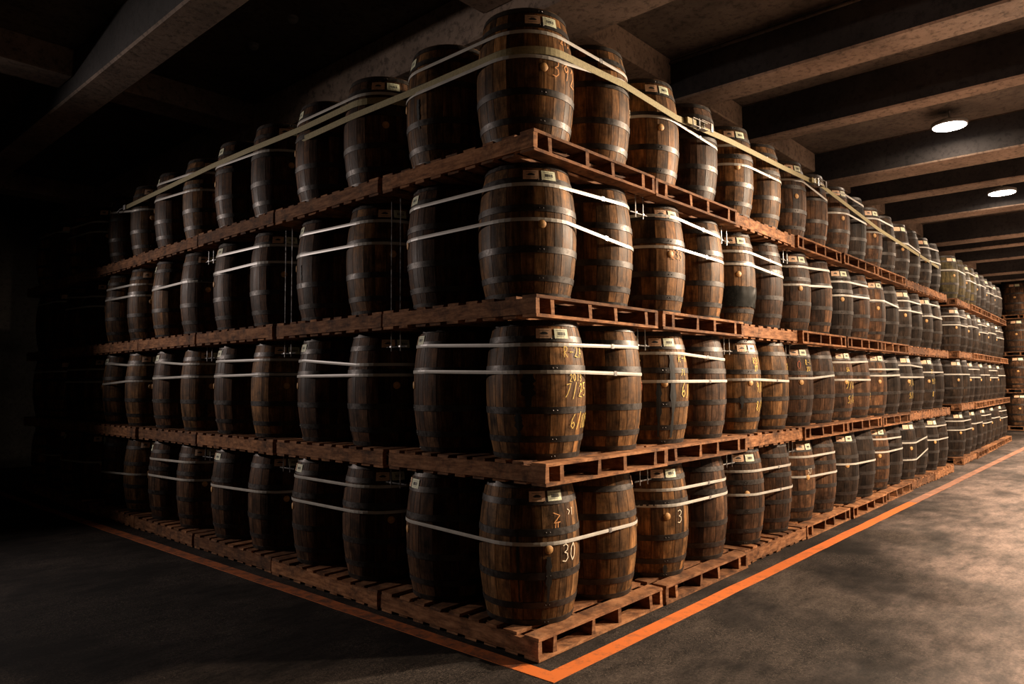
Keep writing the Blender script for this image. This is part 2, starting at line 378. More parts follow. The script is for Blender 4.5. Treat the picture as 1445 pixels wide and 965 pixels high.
# ------------------------------------------------------------------ barrels
BH, RB, RH, NST = 0.91, 0.342, 0.286, 22
def rad(z): 
    u = 2*z/BH - 1
    return RB - (RB - RH) * (abs(u) ** 2.1)
def stave_into(bm, a0, a1, tone, lay, nz=9):
    cols = []
    g = 0.0022 / RB
    for i in range(nz + 1):
        z = BH * i / nz; r = rad(z)
        row = []
        for a, d in ((a0, -0.0045), (a0 + g, -0.0005), ((a0+a1)/2, 0.0), (a1 - g, -0.0005), (a1, -0.0045)):
            row.append(bm.verts.new(((r + d)*math.cos(a), (r + d)*math.sin(a), z)))
        cols.append(row)
    fs = []
    for i in range(nz):
        for j in range(4):
            f = bm.faces.new((cols[i][j], cols[i][j+1], cols[i+1][j+1], cols[i+1][j])); f.smooth = True; fs.append(f)
    # end grain and the inside of the chime
    for i, dz in ((0, 0.045), (nz, -0.045)):
        z = BH * i / nz; r = rad(z) - 0.026
        A = [bm.verts.new((r*math.cos(a), r*math.sin(a), z)) for a in (a0, a1)]
        B = [bm.verts.new((r*math.cos(a), r*math.sin(a), z + dz)) for a in (a0, a1)]
        c = cols[i]
        q = [c[0], c[1], c[2], c[3], c[4], A[1], A[0]]
        f = bm.faces.new(q if i == 0 else q[::-1]); fs.append(f)
        f = bm.faces.new((A[0], A[1], B[1], B[0])); fs.append(f)
    for e in bm.edges:
        if len(e.link_faces) == 2 and e.link_faces[0].normal.length == 0: pass
    for f in fs:
        for l in f.loops: l[lay] = (tone, tone, tone, 1)
    for i in range(nz):
        for j in (1, 3):
            e = bm.edges.get((cols[i][j], cols[i+1][j]))
            if e: e.smooth = False
def stave_sets(seed):
    rnd = random.Random(seed)
    ws = [rnd.uniform(0.65, 1.35) for _ in range(NST)]; tot = sum(ws); a = rnd.uniform(0, 1)
    cuts = []
    for q in ws:
        cuts.append((a, a + 2*PI*q/tot, rnd.random())); a += 2*PI*q/tot
    singles = []
    allb = bmesh.new(); layA = allb.loops.layers.float_color.new('tone')
    for a0, a1, tn in cuts:
        b1 = bmesh.new(); l1 = b1.loops.layers.float_color.new('tone'); stave_into(b1, a0, a1, tn, l1); stave_into(allb, a0, a1, tn, layA, 8)
        singles.append(to_mesh(b1, 'stave', 'oak'))
    return singles, to_mesh(allb, 'staves', 'oak')
SETS = [stave_sets(s) for s in (1, 2, 3)]
ALLGREY = []
for s in SETS:
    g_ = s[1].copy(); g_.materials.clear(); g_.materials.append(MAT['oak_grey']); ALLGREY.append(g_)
gr_ = SETS[0][1].copy(); gr_.materials.clear(); gr_.materials.append(MAT['oak_green']); ALLGREEN = [gr_]
HOOPS = [(0.020, 0.038), (0.145, 0.042), (0.350, 0.046), (0.650, 0.046), (0.862, 0.042), (0.975, 0.036)]
def hoop_mesh(zf, wd, n=40):
    bm = bmesh.new(); z0, z1 = zf*BH - wd/2, zf*BH + wd/2
    z0 = max(z0, 0.002); z1 = min(z1, BH - 0.002)
    t = 0.0035
    prof = [(rad(z0) - 0.004, z0), (rad(z0) + t, z0 + 0.001), (rad((z0+z1)/2) + t, (z0+z1)/2), (rad(z1) + t, z1 - 0.001), (rad(z1) - 0.004, z1)]
    rings = [[bm.verts.new((r*math.cos(2*PI*k/n), r*math.sin(2*PI*k/n), z)) for k in range(n)] for r, z in prof]
    for A, B in zip(rings, rings[1:]):
        for k in range(n):
            f = bm.faces.new((A[k], A[(k+1) % n], B[(k+1) % n], B[k])); f.smooth = True
    for R_ in (rings[1], rings[3]):
        for k in range(n): bm.edges.get((R_[k], R_[(k+1) % n])).smooth = False
    # two rivets over the lap
    zc = (z0 + z1)/2; r = rad(zc) + t
    for da in (-0.05, 0.03):
        c = Vector((r*math.cos(da), r*math.sin(da), zc)); nx = Vector((math.cos(da), math.sin(da), 0)); ty = Vector((-math.sin(da), math.cos(da), 0))
        ring = [bm.verts.new(c + ty*0.006*math.cos(q*PI/3) + Vector((0, 0, 0.006))*math.sin(q*PI/3)) for q in range(6)]
        tip = bm.verts.new(c + nx*0.004)
        for q in range(6): bm.faces.new((ring[q], ring[(q+1) % 6], tip))
    return to_mesh(bm, 'hoop', 'hoop')
ME_HOOP = [hoop_mesh(*h) for h in HOOPS]
def head_mesh(z):
    bm = bmesh.new(); add_lathe(bm, [(RH - 0.024, z), (RH - 0.022, z + 0.02)], 28); return to_mesh(bm, 'head', 'oak_grey')
ME_HEAD = [head_mesh(BH - 0.045), head_mesh(0.02)]
BUNG_Z = 0.485
def bung_mesh():
    bm = bmesh.new(); add_lathe(bm, [(0.029, -0.01), (0.029, 0.003), (0.026, 0.006)], 16)
    bmesh.ops.transform(bm, matrix=Matrix.Translation((rad(BUNG_Z), 0, BUNG_Z)) @ Matrix.Rotation(PI/2, 4, 'Y'), verts=bm.verts)
    return to_mesh(bm, 'bung', 'cork', True)
ME_BUNG = bung_mesh()
def surf(a, z, off): r = rad(z) + off; return (r*math.cos(a), r*math.sin(a), z)
def patch_into(bm, u0, u1, z0, z1, ac, zc, off, n=4):
    r = rad(zc)
    A = [bm.verts.new(surf(ac + (u0 + (u1-u0)*i/n)/r, zc + z0, off)) for i in range(n+1)]
    B = [bm.verts.new(surf(ac + (u0 + (u1-u0)*i/n)/r, zc + z1, off)) for i in range(n+1)]
    for i in range(n): bm.faces.new((A[i], A[i+1], B[i+1], B[i]))
def label_mesh(name, mat, ac, zc=0.818):
    bm = bmesh.new(); patch_into(bm, -0.052, 0.052, -0.032, 0.032, ac, zc, 0.0045)
    patch_into(bm, -0.052, 0.052, -0.032, 0.032, ac, zc, 0.001)
    return to_mesh(bm, name, mat)
def print_mesh(kind, ac, zc=0.818):
    bm = bmesh.new(); q = 0.0052
    if kind == 0:      # dark emblem with a line of type above and below
        patch_into(bm, -0.020, 0.020, -0.006, 0.008, ac, zc, q, 2); patch_into(bm, -0.012, 0.012, 0.008, 0.012, ac, zc, q, 2); patch_into(bm, -0.028, 0.026, -0.003, 0.003, ac, zc, q, 2)
        patch_into(bm, -0.034, 0.034, 0.0185, 0.0215, ac, zc, q, 2); patch_into(bm, -0.030, 0.030, -0.020, -0.0175, ac, zc, q, 2)
    else:              # bar code block and rules
        x = -0.026
        rnd = random.Random(5)
        while x < 0.026:
            wd = rnd.choice((0.002, 0.003, 0.005)); patch_into(bm, x, x + wd, -0.011, 0.011, ac, zc, q, 1); x += wd + rnd.choice((0.002, 0.003))
        patch_into(bm, -0.038, 0.038, 0.0185, 0.021, ac, zc, q, 2); patch_into(bm, -0.036, 0.02, -0.020, -0.0175, ac, zc, q, 2)
    return to_mesh(bm, 'print', 'ink')
ME_LAB = [(label_mesh('pink_label', 'paper_pink', -0.20), print_mesh(0, -0.20)), (label_mesh('green_label', 'paper_green', 0.20), print_mesh(1, 0.20))]

# hand-drawn characters: strokes in a box 0..1 wide (x) and 0..1 high (y)
GLYPH = {
 '0': [[(.5,1),(.15,.75),(.1,.35),(.4,0),(.75,.2),(.85,.65),(.5,1)]],
 '1': [[(.55,1),(.45,0)]],
 '2': [[(.15,.75),(.4,1),(.75,.85),(.65,.5),(.1,.05),(.9,.0)]],
 '3': [[(.08,.92),(.5,1),(.82,.86),(.72,.64),(.32,.54),(.75,.45),(.88,.2),(.55,0),(.08,.06)]],
 '5': [[(.85,1),(.3,.95),(.2,.55),(.65,.6),(.8,.3),(.5,0),(.1,.08)]],
 '6': [[(.7,1),(.25,.6),(.15,.2),(.5,0),(.8,.2),(.6,.45),(.2,.3)]],
 '7': [[(.1,.9),(.85,1),(.4,.3),(.05,0)]],
 '8': [[(.5,.5),(.15,.75),(.45,1),(.8,.8),(.5,.5),(.15,.25),(.5,0),(.85,.22),(.5,.5)]],
 '9': [[(.8,.75),(.45,1),(.15,.75),(.45,.5),(.8,.75),(.7,.3),(.6,0)]],
 'R': [[(.2,0),(.2,1)],[(.2,1),(.8,.85),(.65,.55),(.2,.5),(.85,0)]],
 'A': [[(.05,0),(.5,1),(.9,0)],[(.2,.4),(.8,.4)]],
 '-': [[(.1,.5),(.95,.5)]],
 '/': [[(.85,1.1),(.1,-.15)]],
 'Z': [[(.0,.95),(.9,.75),(.1,.3),(1,.35)],[(.35,.35),(.3,0)],[(.65,.35),(.65,.0)]],
 '>': [[(.0,.9),(.8,.6),(.2,.2)]],
 ' ': [],
}
def chalk_mesh(items, mat):
    """items: (text, angle of the left edge, z of the foot, letter height) in barrel-local terms"""
    bm = bmesh.new(); rnd = random.Random(len(items)*7 + 1)
    for text, a0, z0, h in items:
        wl = h*0.55; x = 0.0
        for ch in text:
            dz = rnd.uniform(-0.06, 0.06)*h; sl = rnd.uniform(-0.03, 0.12)
            for st in GLYPH[ch]:
                pts = []
                for (p, q) in zip(st, st[1:]):
                    for k in range(4): pts.append((p[0] + (q[0]-p[0])*k/4, p[1] + (q[1]-p[1])*k/4))
                pts.append(st[-1])
                P = [(x + (px + sl*py)*wl, z0 + dz + py*h) for px, py in pts]
                hw = max(0.0028, h*0.03); prev = None
                for i, (u, z) in enumerate(P):
                    u2, z2 = P[min(i+1, len(P)-1)]; u1, z1 = P[max(i-1, 0)]
                    du, dz_ = u2-u1, z2-z1; L = math.hypot(du, dz_) or 1
                    nu, nz_ = -dz_/L, du/L; ww = hw*rnd.uniform(0.7, 1.2)
                    pr = [bm.verts.new(surf(a0 + (u + s*nu*ww)/rad(max(0.02, min(z, BH-0.02))), max(0.01, min(BH-0.01, z + s*nz_*ww)), 0.0048)) for s in (-1, 1)]
                    if prev: bm.faces.new((prev[0], pr[0], pr[1], prev[1]))
                    prev = pr
            x += wl*1.25
    return to_mesh(bm, 'chalk_writing', mat)

def make_barrel(loc, rz, var, detail, mat='oak', scale=(1, 1, 1), labels=True, bung=True, hidden_base=False):
    t = empty('oak_barrel', loc, rz); t.scale = scale
    singles, whole = SETS[var]
    if detail >= 2:
        for me in singles:
            o = link('stave', me, t)
            if mat != 'oak': o.material_slots[0].link = 'OBJECT'; o.material_slots[0].material = MAT[mat]
    else:
        me = whole if mat == 'oak' else (ALLGREY[var] if mat == 'oak_grey' else ALLGREEN[0])
        s = link('staves', me, t); s['kind'] = 'stuff'
        if mat == 'oak_mid': s.material_slots[0].link = 'OBJECT'; s.material_slots[0].material = MAT[mat]
    for me in ME_HOOP: link('hoop', me, t)
    link('head', ME_HEAD[0], t); link('head', ME_HEAD[1], t)
    if bung: link('bung', ME_BUNG, t)
    if labels:
        for i, (lm, pm) in enumerate(ME_LAB):
            lo_ = link(('pink_label', 'green_label')[i], lm, t)
            lo_['label'] = ('pale orange paper label with dark emblem', 'pale green paper label with bar code')[i]
            if detail >= 1: link('print', pm, lo_)
    return t

# ------------------------------------------------------------------ pallets
PLX, PLY, PT = 1.46, 1.53, 0.14
ST, SH = 0.02, 0.10                                   # slat thickness, stringer height
STR_A = [0.018, 0.165, 0.575, 0.885, 1.295, 1.442]
def board_mesh(name, lx, ly, lz, seed):
    rnd = random.Random(seed); bm = bmesh.new(); vs_ = add_box(bm, 0, lx, 0, ly, 0, lz)
    for v in vs_: v.co += Vector((rnd.uniform(-.004, .004), rnd.uniform(-.004, .004), rnd.uniform(-.001, .001)))
    return to_mesh(bm, name, 'board')
SLATS = [board_mesh('slat', PLX - 0.022, wd, ST, i) for i, wd in enumerate((0.095, 0.105, 0.112, 0.10))]
EDGE_SLAT = board_mesh('slat', PLX - 0.006, 0.12, ST, 9)
STRINGERS = [board_mesh('stringer', 0.034, PLY - 0.012, SH, 20 + i) for i in range(3)]
SIDE_STR = [board_mesh('stringer', 0.034, PLY - 0.004, SH, 30 + i) for i in range(3)]
NSL = 9
def make_pallet(cx, cy, ztop, turned, detail, rz=0.0):
    """centre of the pallet; stringers run along its local Y; turned = quarter turn, so they run along X"""
    t = empty('wooden_pallet', (cx, cy, ztop - PT), rz + (PI/2 if turned else 0))
    rnd = random.Random(int(cx*91 + cy*57 + ztop*13))
    sx, sy = (PLX/PLY, PLY/PLX) if turned else (1, 1)
    t.scale = (1, 1, 1)
    LX, LY = PLX, PLY
    items = []
    for i, xs in enumerate(STR_A):
        me = (SIDE_STR if i in (0, 5) else STRINGERS)[rnd.randrange(3)]
        items.append((me, 'stringer', (xs - 0.017 - LX/2, 0.003 - LY/2, ST), rnd.uniform(-0.004, 0.004) if 0 < i < 5 else 0))
    for lay in (0, 1):
        z = ST + SH if lay else 0.0
        for k in range(NSL):
            edge = k in (0, NSL - 1)
            me = EDGE_SLAT if edge else rnd.choice(SLATS)
            y = 0.0 if k == 0 else (LY - 0.12 if k == NSL - 1 else 0.12 + 0.058 + (k-1)*0.1755 + rnd.uniform(-0.012, 0.012))
            items.append((me, 'slat', ((0.003 if edge else 0.011) - LX/2 + rnd.uniform(-0.008, 0.008)*(0 if edge else 1), y - LY/2, z), 0 if edge else rnd.uniform(-0.008, 0.008)))
    if detail:
        for me, nm, lc, r in items:
            o = link(nm, me, t); o.location = lc; o.rotation_euler = (0, 0, r)
    else:
        bm = bmesh.new()
        for me, nm, lc, r in items:
            n0 = len(bm.verts); bm.from_mesh(me); bm.verts.ensure_lookup_table()
            bmesh.ops.transform(bm, matrix=Matrix.Translation(lc) @ Matrix.Rotation(r, 4, 'Z'), verts=bm.verts[n0:])
        o = link('boards', to_mesh(bm, 'boards', 'board'), t); o['kind'] = 'stuff'
    return t

# ------------------------------------------------------------------ straps
def ribbon_mesh(name, pts, nrm, width, thick, mat, closed):
    """pts on the inside line, nrm outward horizontal normals"""
    bm = bmesh.new(); rows = []
    for p, n in zip(pts, nrm):
        p = Vector(p); n = Vector(n)
        h = Vector((0, 0, width/2))
        rows.append([bm.verts.new(q) for q in (p - h, p - h + n*thick, p + n*thick*1.6, p + h + n*thick, p + h)])
    m_ = len(rows)
    for i in range(m_ if closed else m_ - 1):
        A, B = rows[i], rows[(i+1) % m_]
        for k in range(5): bm.faces.new((A[k], A[(k+1) % 5], B[(k+1) % 5], B[k]))
    if not closed: bm.faces.new(rows[0]); bm.faces.new(rows[-1][::-1])
    return to_mesh(bm, name, mat)
def hull_strap(x0, y0, dx, dy, zf, ztop, off=0.0045, rscale=1.0):
    """closed band round four barrels whose centres are (x0|x0+dx, y0|y0+dy); zf(x, y) height above the deck"""
    pts, nr = [], []
    for (cx, cy, a0) in ((x0, y0, PI), (x0+dx, y0, 1.5*PI), (x0+dx, y0+dy, 0), (x0, y0+dy, 0.5*PI)):
        z = zf(cx, cy)
        for k in range(13):
            a = a0 + (PI/2)*k/12; n = Vector((math.cos(a), math.sin(a), 0))
            r = rad(max(0.02, min(BH-0.02, z)))*rscale + off
            pts.append((cx + n.x*r, cy + n.y*r, ztop + z)); nr.append(n)
    return pts, nr
ORD = ['zeroth','first','second','third','fourth','fifth','sixth','seventh','eighth','ninth','tenth','eleventh','twelfth','thirteenth','fourteenth','fifteenth','sixteenth']
TIER = ['bottom tier', 'second tier up', 'third tier up', 'top tier']
TOPS = [0.145, 1.195, 2.245, 3.295]
SHIFT = [(0.0, 0.0), (0.035, -0.04), (0.005, 0.0), (-0.005, 0.0)]
PX, PY = 1.5, 1.57
BX, BY = (0.37, 1.085), (0.385, 1.15)
NR, NL = 8, 7
STR = {
 'R': {(0,2):[(.691,.682),(.569,.562)],(0,3):[(.695,.681),(.476,.455)],(0,4):[(.71,.699),(.493,.471)],(0,5):[(.501,.484)],(0,6):[(.718,.702),(.537,.532)],(0,7):[(.57,.615),(.307,.417)],(0,8):[(.754,.745),(.523,.516)],
       (1,2):[(.729,.697),(.502,.504)],(1,3):[(.516,.5)],(1,4):[(.53,.563)],(1,5):[(.736,.758),(.512,.511)],(1,6):[(.66,.668),(.57,.58)],(1,7):[(.742,.717),(.552,.553)],(1,8):[(.64,.645)],
       (2,2):[(.802,.76),(.54,.526)],(2,3):[(.709,.677),(.582,.552)],(2,4):[(.732,.782),(.525,.581)],(2,5):[(.713,.732),(.534,.566)],(2,6):[(.595,.559)],(2,7):[(.717,.721),(.559,.569)],(2,8):[(.781,.80),(.569,.565)],
       (3,2):[(.568,.531)],(3,3):[(.696,.715),(.507,.521)],(3,4):[(.675,.605)],(3,5):[(.814,.804),(.55,.546)],(3,6):[(.738,.751),(.536,.545)],(3,7):[(.58,.539)],(3,8):[(.728,.775),(.493,.528)]},
 'L': {(3,2):[(.748,.75)],(3,3):[(.657,.625)],(3,4):[(.78,.737),(.581,.54)],(3,5):[(.695,.593)],(3,6):[(.723,.682),(.573,.539)],(3,7):[(.784,.771)],
       (2,2):[(.777,.756),(.588,.571)],(2,3):[(.777,.766),(.596,.602)],(2,4):[(.568,.577)],(2,5):[(.712,.702),(.571,.56)],(2,6):[(.746,.685),(.568,.547)],(2,7):[(.752,.745)],
       (1,2):[(.704,.651),(.569,.567)],(1,3):[(.738,.731),(.587,.592)],(1,4):[(.768,.727),(.579,.588)],(1,5):[(.787,.751),(.518,.551)],(1,6):[(.729,.726),(.555,.55)],(1,7):[(.72,.72)],
       (0,2):[(.745,.741),(.546,.544)],(0,3):[(.531,.549)],(0,4):[(.698,.715),(.512,.525)],(0,5):[(.431,.464)],(0,6):[(.48,.505)],(0,7):[(.5,.5)]},
 'C': {0:[(.548,.522,.516)],1:[(.773,.745,.756),(.584,.567,.556)],2:[(.754,.753,.774),(.513,.514,.454)],3:[(.731,.727,.739),(.548,.552,.66)]}}
def strap_obj(x0, y0, zf, ztop, label, near):
    pts, nr = hull_strap(x0, y0, BX[1]-BX[0], BY[1]-BY[0], zf, ztop)
    t = link('plastic_strap', ribbon_mesh('plastic_strap', pts, nr, 0.0235, 0.0016, 'strap', True))
    if near:   # crimped seal on a straight run
        for idx in ((12, 13), (51, 0)):
            p = (Vector(pts[idx[0]])*0.35 + Vector(pts[idx[1]])*0.65); n = nr[idx[0]]; d = (Vector(pts[idx[1]]) - Vector(pts[idx[0]])).normalized()
            bm = bmesh.new(); add_box(bm, -0.016, 0.016, -0.0045, 0.0045, -0.0155, 0.0155)
            mt = Matrix.Translation(p) @ Matrix((d, n, Vector((0, 0, 1)))).transposed().to_4x4(); bmesh.ops.transform(bm, matrix=mt, verts=bm.verts)
            link('crimp_seal', to_mesh(bm, 'crimp_seal', 'steel'), t); break
    tag(t, label, 'strap', 'white straps round the pallet loads')

def depth(x, y, z=2.0): return (Vector((x, y, z)) - CAM).dot(F)
D2R = PI/180
# chalk marks: key -> list of (material, items with world angles in degrees)
CHALK = {
 ('C',3): [('chalk_orange', [('3', -108, 0.44, 0.115), ('9', -91, 0.44, 0.11), ('2', -77, 0.42, 0.125), ('215', -93, 0.685, 0.055)])],
 ('C',1): [('chalk_yellow', [('R-2A', -107, 0.665, 0.075), ('2013', -100, 0.505, 0.05), ('7/25', -106, 0.405, 0.09), ('27', -82, 0.44, 0.055), ('6/19', -98, 0.20, 0.095), ('11', -80, 0.20, 0.085)])],
 ('C',0): [('chalk_orange', [('Z', -112, 0.62, 0.10)]), ('chalk_white', [('30', -102, 0.40, 0.11), ('>1', -90, 0.68, 0.05)])],
 ('R',2,1): [('chalk_orange', [('25', -62, 0.55, 0.04)])],
 ('R',1,1): [('chalk_yellow', [('75', -62, 0.66, 0.07)]), ('chalk_red', [('7/5', -70, 0.44, 0.06)])],
 ('R',3,1): [('chalk_white', [('5', -68, 0.42, 0.06)])],
 ('R',0,2): [('chalk_white', [('3', -104, 0.43, 0.10)])],
 ('R',1,2): [('chalk_yellow', [('R-A', -100, 0.66, 0.07), ('71', -95, 0.55, 0.05), ('6/1', -96, 0.38, 0.12)])],
 ('R',2,2): [('chalk_orange', [('235', -108, 0.45, 0.07)])],
 ('R',1,4): [('chalk_yellow', [('R3/', -103, 0.67, 0.06), ('27', -100, 0.60, 0.05), ('9/1', -98, 0.40, 0.09), ('8/1', -98, 0.22, 0.09)])],
 ('R',1,5): [('chalk_yellow', [('7-3', -84, 0.62, 0.065)])],
 ('R',1,6): [('chalk_yellow', [('R-1', -108, 0.68, 0.06), ('201', -106, 0.61, 0.05)]), ('chalk_red', [('0', -128, 0.64, 0.09)])],
 ('R',1,7): [('chalk_yellow', [('73', -80, 0.62, 0.05)])],
 ('R',1,8): [('chalk_yellow', [('56', -112, 0.62, 0.05), ('7/6', -115, 0.40, 0.09), ('5/6', -110, 0.22, 0.09)])],
 ('R',1,9): [('chalk_yellow', [('3/6', -86, 0.25, 0.08)])],
 ('R',1,12): [('chalk_yellow', [('7/6', -110, 0.42, 0.09), ('5/6', -110, 0.22, 0.09)])],
 ('R',1,14): [('chalk_yellow', [('31', -110, 0.62, 0.07), ('9/1', -110, 0.44, 0.09), ('8', -106, 0.22, 0.09)])],
 ('R',0,4): [], ('R',0,6): [('chalk_white', [('57', -110, 0.52, 0.06)])],
}
MAT['tar'] = mat_plain('leak_stain', (0.008, 0.009, 0.008), 0.7, 30, 0.3)
MAT['film'] = mat_plain('black_film', (0.012, 0.014, 0.013), 0.22, 25, 0.4)
def leak_mesh(a, z0, z1, wd, seed):
    rnd = random.Random(seed); bm = bmesh.new(); prev = None; n = 14; c = 0.0
    for i in range(n + 1):
        z = z0 + (z1 - z0)*i/n; c += rnd.uniform(-0.002, 0.002); h = wd*(0.25 + 0.75*math.sin(PI*min(1, (i + 1)/(n*0.8))) ** 0.5 if i < n*0.75 else 0.45)*rnd.uniform(0.6, 1.2)/2
        r = rad(z); pr = [bm.verts.new(surf(a + (c + q*h)/r, z, 0.0042)) for q in (-1, 0, 1)]
        if prev:
            bm.faces.new((prev[0], prev[1], pr[1], pr[0])); bm.faces.new((prev[1], prev[2], pr[2], pr[1]))
        prev = pr
    return to_mesh(bm, 'leak_stain', 'tar')
def film_mesh(a0, a1, z0, z1):
    rnd = random.Random(4); bm = bmesh.new(); nu, nv = 26, 7
    G = [[bm.verts.new(surf(a0 + (a1-a0)*i/nu, z0 + (z1-z0)*j/nv + (rnd.uniform(-.008, .008) if j in (0, nv) else 0), 0.006 + rnd.uniform(-0.0015, 0.003))) for i in range(nu + 1)] for j in range(nv + 1)]
    for j in range(nv):
        for i in range(nu): bm.faces.new((G[j][i], G[j][i+1], G[j+1][i+1], G[j+1][i])).smooth = True
    return to_mesh(bm, 'plastic_film', 'film')
# (angle, z top, z foot, width): dark leaks down the staves
LEAKS = {('C',0): [(-152, .60, .16, .022), (-118, .44, .14, .045)], ('R',1,2): [(-133, .50, .06, .05), (-112, .72, .05, .06)], ('L',3,1): [(-178, .50, .28, .03)],
         ('C',1): [(-148, .56, .32, .10), (-160, .30, .14, .06)], ('R',0,2): [(-122, .10, .02, .04)], ('R',1,4): [(-128, .36, .24, .05)], ('L',2,3): [(175, .5, .3, .03)]}
def place_barrel(side, tier, idx, x, y, base):
    """idx counts from the corner barrel (0)"""
    rnd = random.Random(hash((side == 'L', tier, idx)) & 0xffff)
    d = depth(x, y)
    ang = base + rnd.uniform(-9, 9)*(0 if idx == 0 else 1)
    if (side, tier, idx) == ('C', 2, 0): ang = -123
    detail = 2 if d < 8.8 else (1 if d < 11 else 0)
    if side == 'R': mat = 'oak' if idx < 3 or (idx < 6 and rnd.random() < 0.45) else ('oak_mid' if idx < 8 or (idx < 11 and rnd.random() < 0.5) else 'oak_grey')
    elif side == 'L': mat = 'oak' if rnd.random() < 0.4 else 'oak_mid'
    else: mat = 'oak'
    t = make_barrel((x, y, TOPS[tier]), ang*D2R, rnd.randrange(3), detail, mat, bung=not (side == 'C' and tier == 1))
    key = (side, tier) if side == 'C' else (side, tier, idx)
    for i, (cm, items) in enumerate(CHALK.get(key, [])):
        its = [(tx, (a - ang)*D2R, z, h) for tx, a, z, h in items]
        for it in its: link('chalk_writing', chalk_mesh([it], cm), t)
    for i, (a_, z1, z0, wd) in enumerate(LEAKS.get(key, [])):
        link('leak_stain', leak_mesh((a_ - ang)*D2R, z1, z0, wd, i + tier), t)
    if (side, tier, idx) == ('R', 2, 4):
        fo = link('plastic_film', film_mesh((-175 - ang)*D2R, (-60 - ang)*D2R, 0.17, 0.37), t); fo['label'] = 'shiny black plastic film wrapped round the lower staves'
    if side == 'C':
        lab = {3: 'oak barrel at the near corner of the top tier, chalked 392 in orange', 2: 'well lit oak barrel at the near corner of the third tier up',
               1: 'oak barrel at the near corner of the second tier, with yellow chalk dates', 0: 'oak barrel at the near corner of the bottom tier, chalked 30'}[tier]
    else:
        lab = 'oak barrel on the %s, %s from the corner along the %s face' % (TIER[tier], ORD[idx + 1], 'right' if side == 'R' else 'left')
    tag(t, lab, 'barrel', 'oak barrels stacked on pallets')
    return t
TURN = {3, 7, 8}
for tier in range(4):
    zt = TOPS[tier]; sx, sy = SHIFT[tier]
    rt_ = random.Random(50 + tier)
    # corner load
    c = make_pallet(PLX/2 + sx, PLY/2 + sy, zt, False, True)
    tag(c, 'wooden pallet at the near corner of the stack, under the %s' % TIER[tier], 'pallet', 'wooden pallets')
    bx = [BX[0] + sx, BX[1] + sx]; by = [BY[0] + sy, BY[1] + sy]
    place_barrel('C', tier, 0, bx[0], by[0], -118)
    place_barrel('R', tier, 1, bx[1], by[0], -42)
    place_barrel('L', tier, 1, bx[0], by[1], 155)
    hs = STR['C'][tier]
    for q, (hl, hc, hr) in enumerate(hs):
        zf = lambda x, y, hl=hl, hc=hc, hr=hr: hc + (hr-hc)*(x-bx[0])/(bx[1]-bx[0]) + (hl-hc)*(y-by[0])/(by[1]-by[0])
        if tier == 3 and q == 0:
            def zf(x, y, hl=hl, hc=hc, hr=hr): return hc
        which = '' if len(hs) == 1 else ('upper ' if q == 0 else 'lower ')
        strap_obj(bx[0], by[0], zf, zt, '%swhite strap round the corner load of barrels on the %s' % (which, TIER[tier]), True)
    for i in range(2, NR + 1):
        ox = (i-1)*PX + sx*(0.6 if i < 4 else 0) + rt_.uniform(-0.012, 0.012); oy = sy*(0.5 if i < 4 else 0) + rt_.uniform(-0.015, 0.02)
        p = make_pallet(ox + PLX/2, oy + PLY/2, zt, i in TURN, depth(ox, oy) < 12, rt_.uniform(-0.004, 0.004))
        tag(p, 'wooden pallet under the %s, %s from the corner on the right face' % (TIER[tier], ORD[i]), 'pallet', 'wooden pallets')
        for k in (0, 1):
            place_barrel('R', tier, (i-1)*2 + k, ox + BX[k] + rt_.uniform(-0.008, 0.008), oy + BY[0], (-118, -42)[k])
        hs = STR['R'].get((tier, i), [])
        for q, (ha, hb) in enumerate(hs):
            zf = lambda x, y, ha=ha, hb=hb, ox=ox: ha + (hb-ha)*(x-ox-BX[0])/(BX[1]-BX[0])
            which = '' if len(hs) == 1 else ('upper ' if q == 0 else 'lower ')
            strap_obj(ox + BX[0], oy + BY[0], zf, zt, '%swhite strap round the %s load from the corner, right face, %s' % (which, ORD[i], TIER[tier]), i < 4)
    for j in range(2, NL + 1):
        oy = (j-1)*PY + sy*(0.6 if j < 4 else 0) + rt_.uniform(-0.012, 0.012); ox = sx*(0.3 if j < 4 else 0) + rt_.uniform(-0.015, 0.02)
        p = make_pallet(ox + PLX/2, oy + PLY/2, zt, False, depth(ox, oy) < 12, rt_.uniform(-0.004, 0.004))
        tag(p, 'wooden pallet under the %s, %s from the corner on the left face' % (TIER[tier], ORD[j]), 'pallet', 'wooden pallets')
        for k in (0, 1):
            place_barrel('L', tier, (j-1)*2 + k, ox + BX[0], oy + BY[k] + rt_.uniform(-0.008, 0.008), (-122, 158)[k])
        hs = STR['L'].get((tier, j), [])
        for q, (hf, hn) in enumerate(hs):
            zf = lambda x, y, hf=hf, hn=hn, oy=oy: hn + (hf-hn)*(y-oy-BY[0])/(BY[1]-BY[0])
            which = '' if len(hs) == 1 else ('upper ' if q == 0 else 'lower ')
            strap_obj(ox + BX[0], oy + BY[0], zf, zt, '%swhite strap round the %s load from the corner, left face, %s' % (which, ORD[j], TIER[tier]), j < 4)

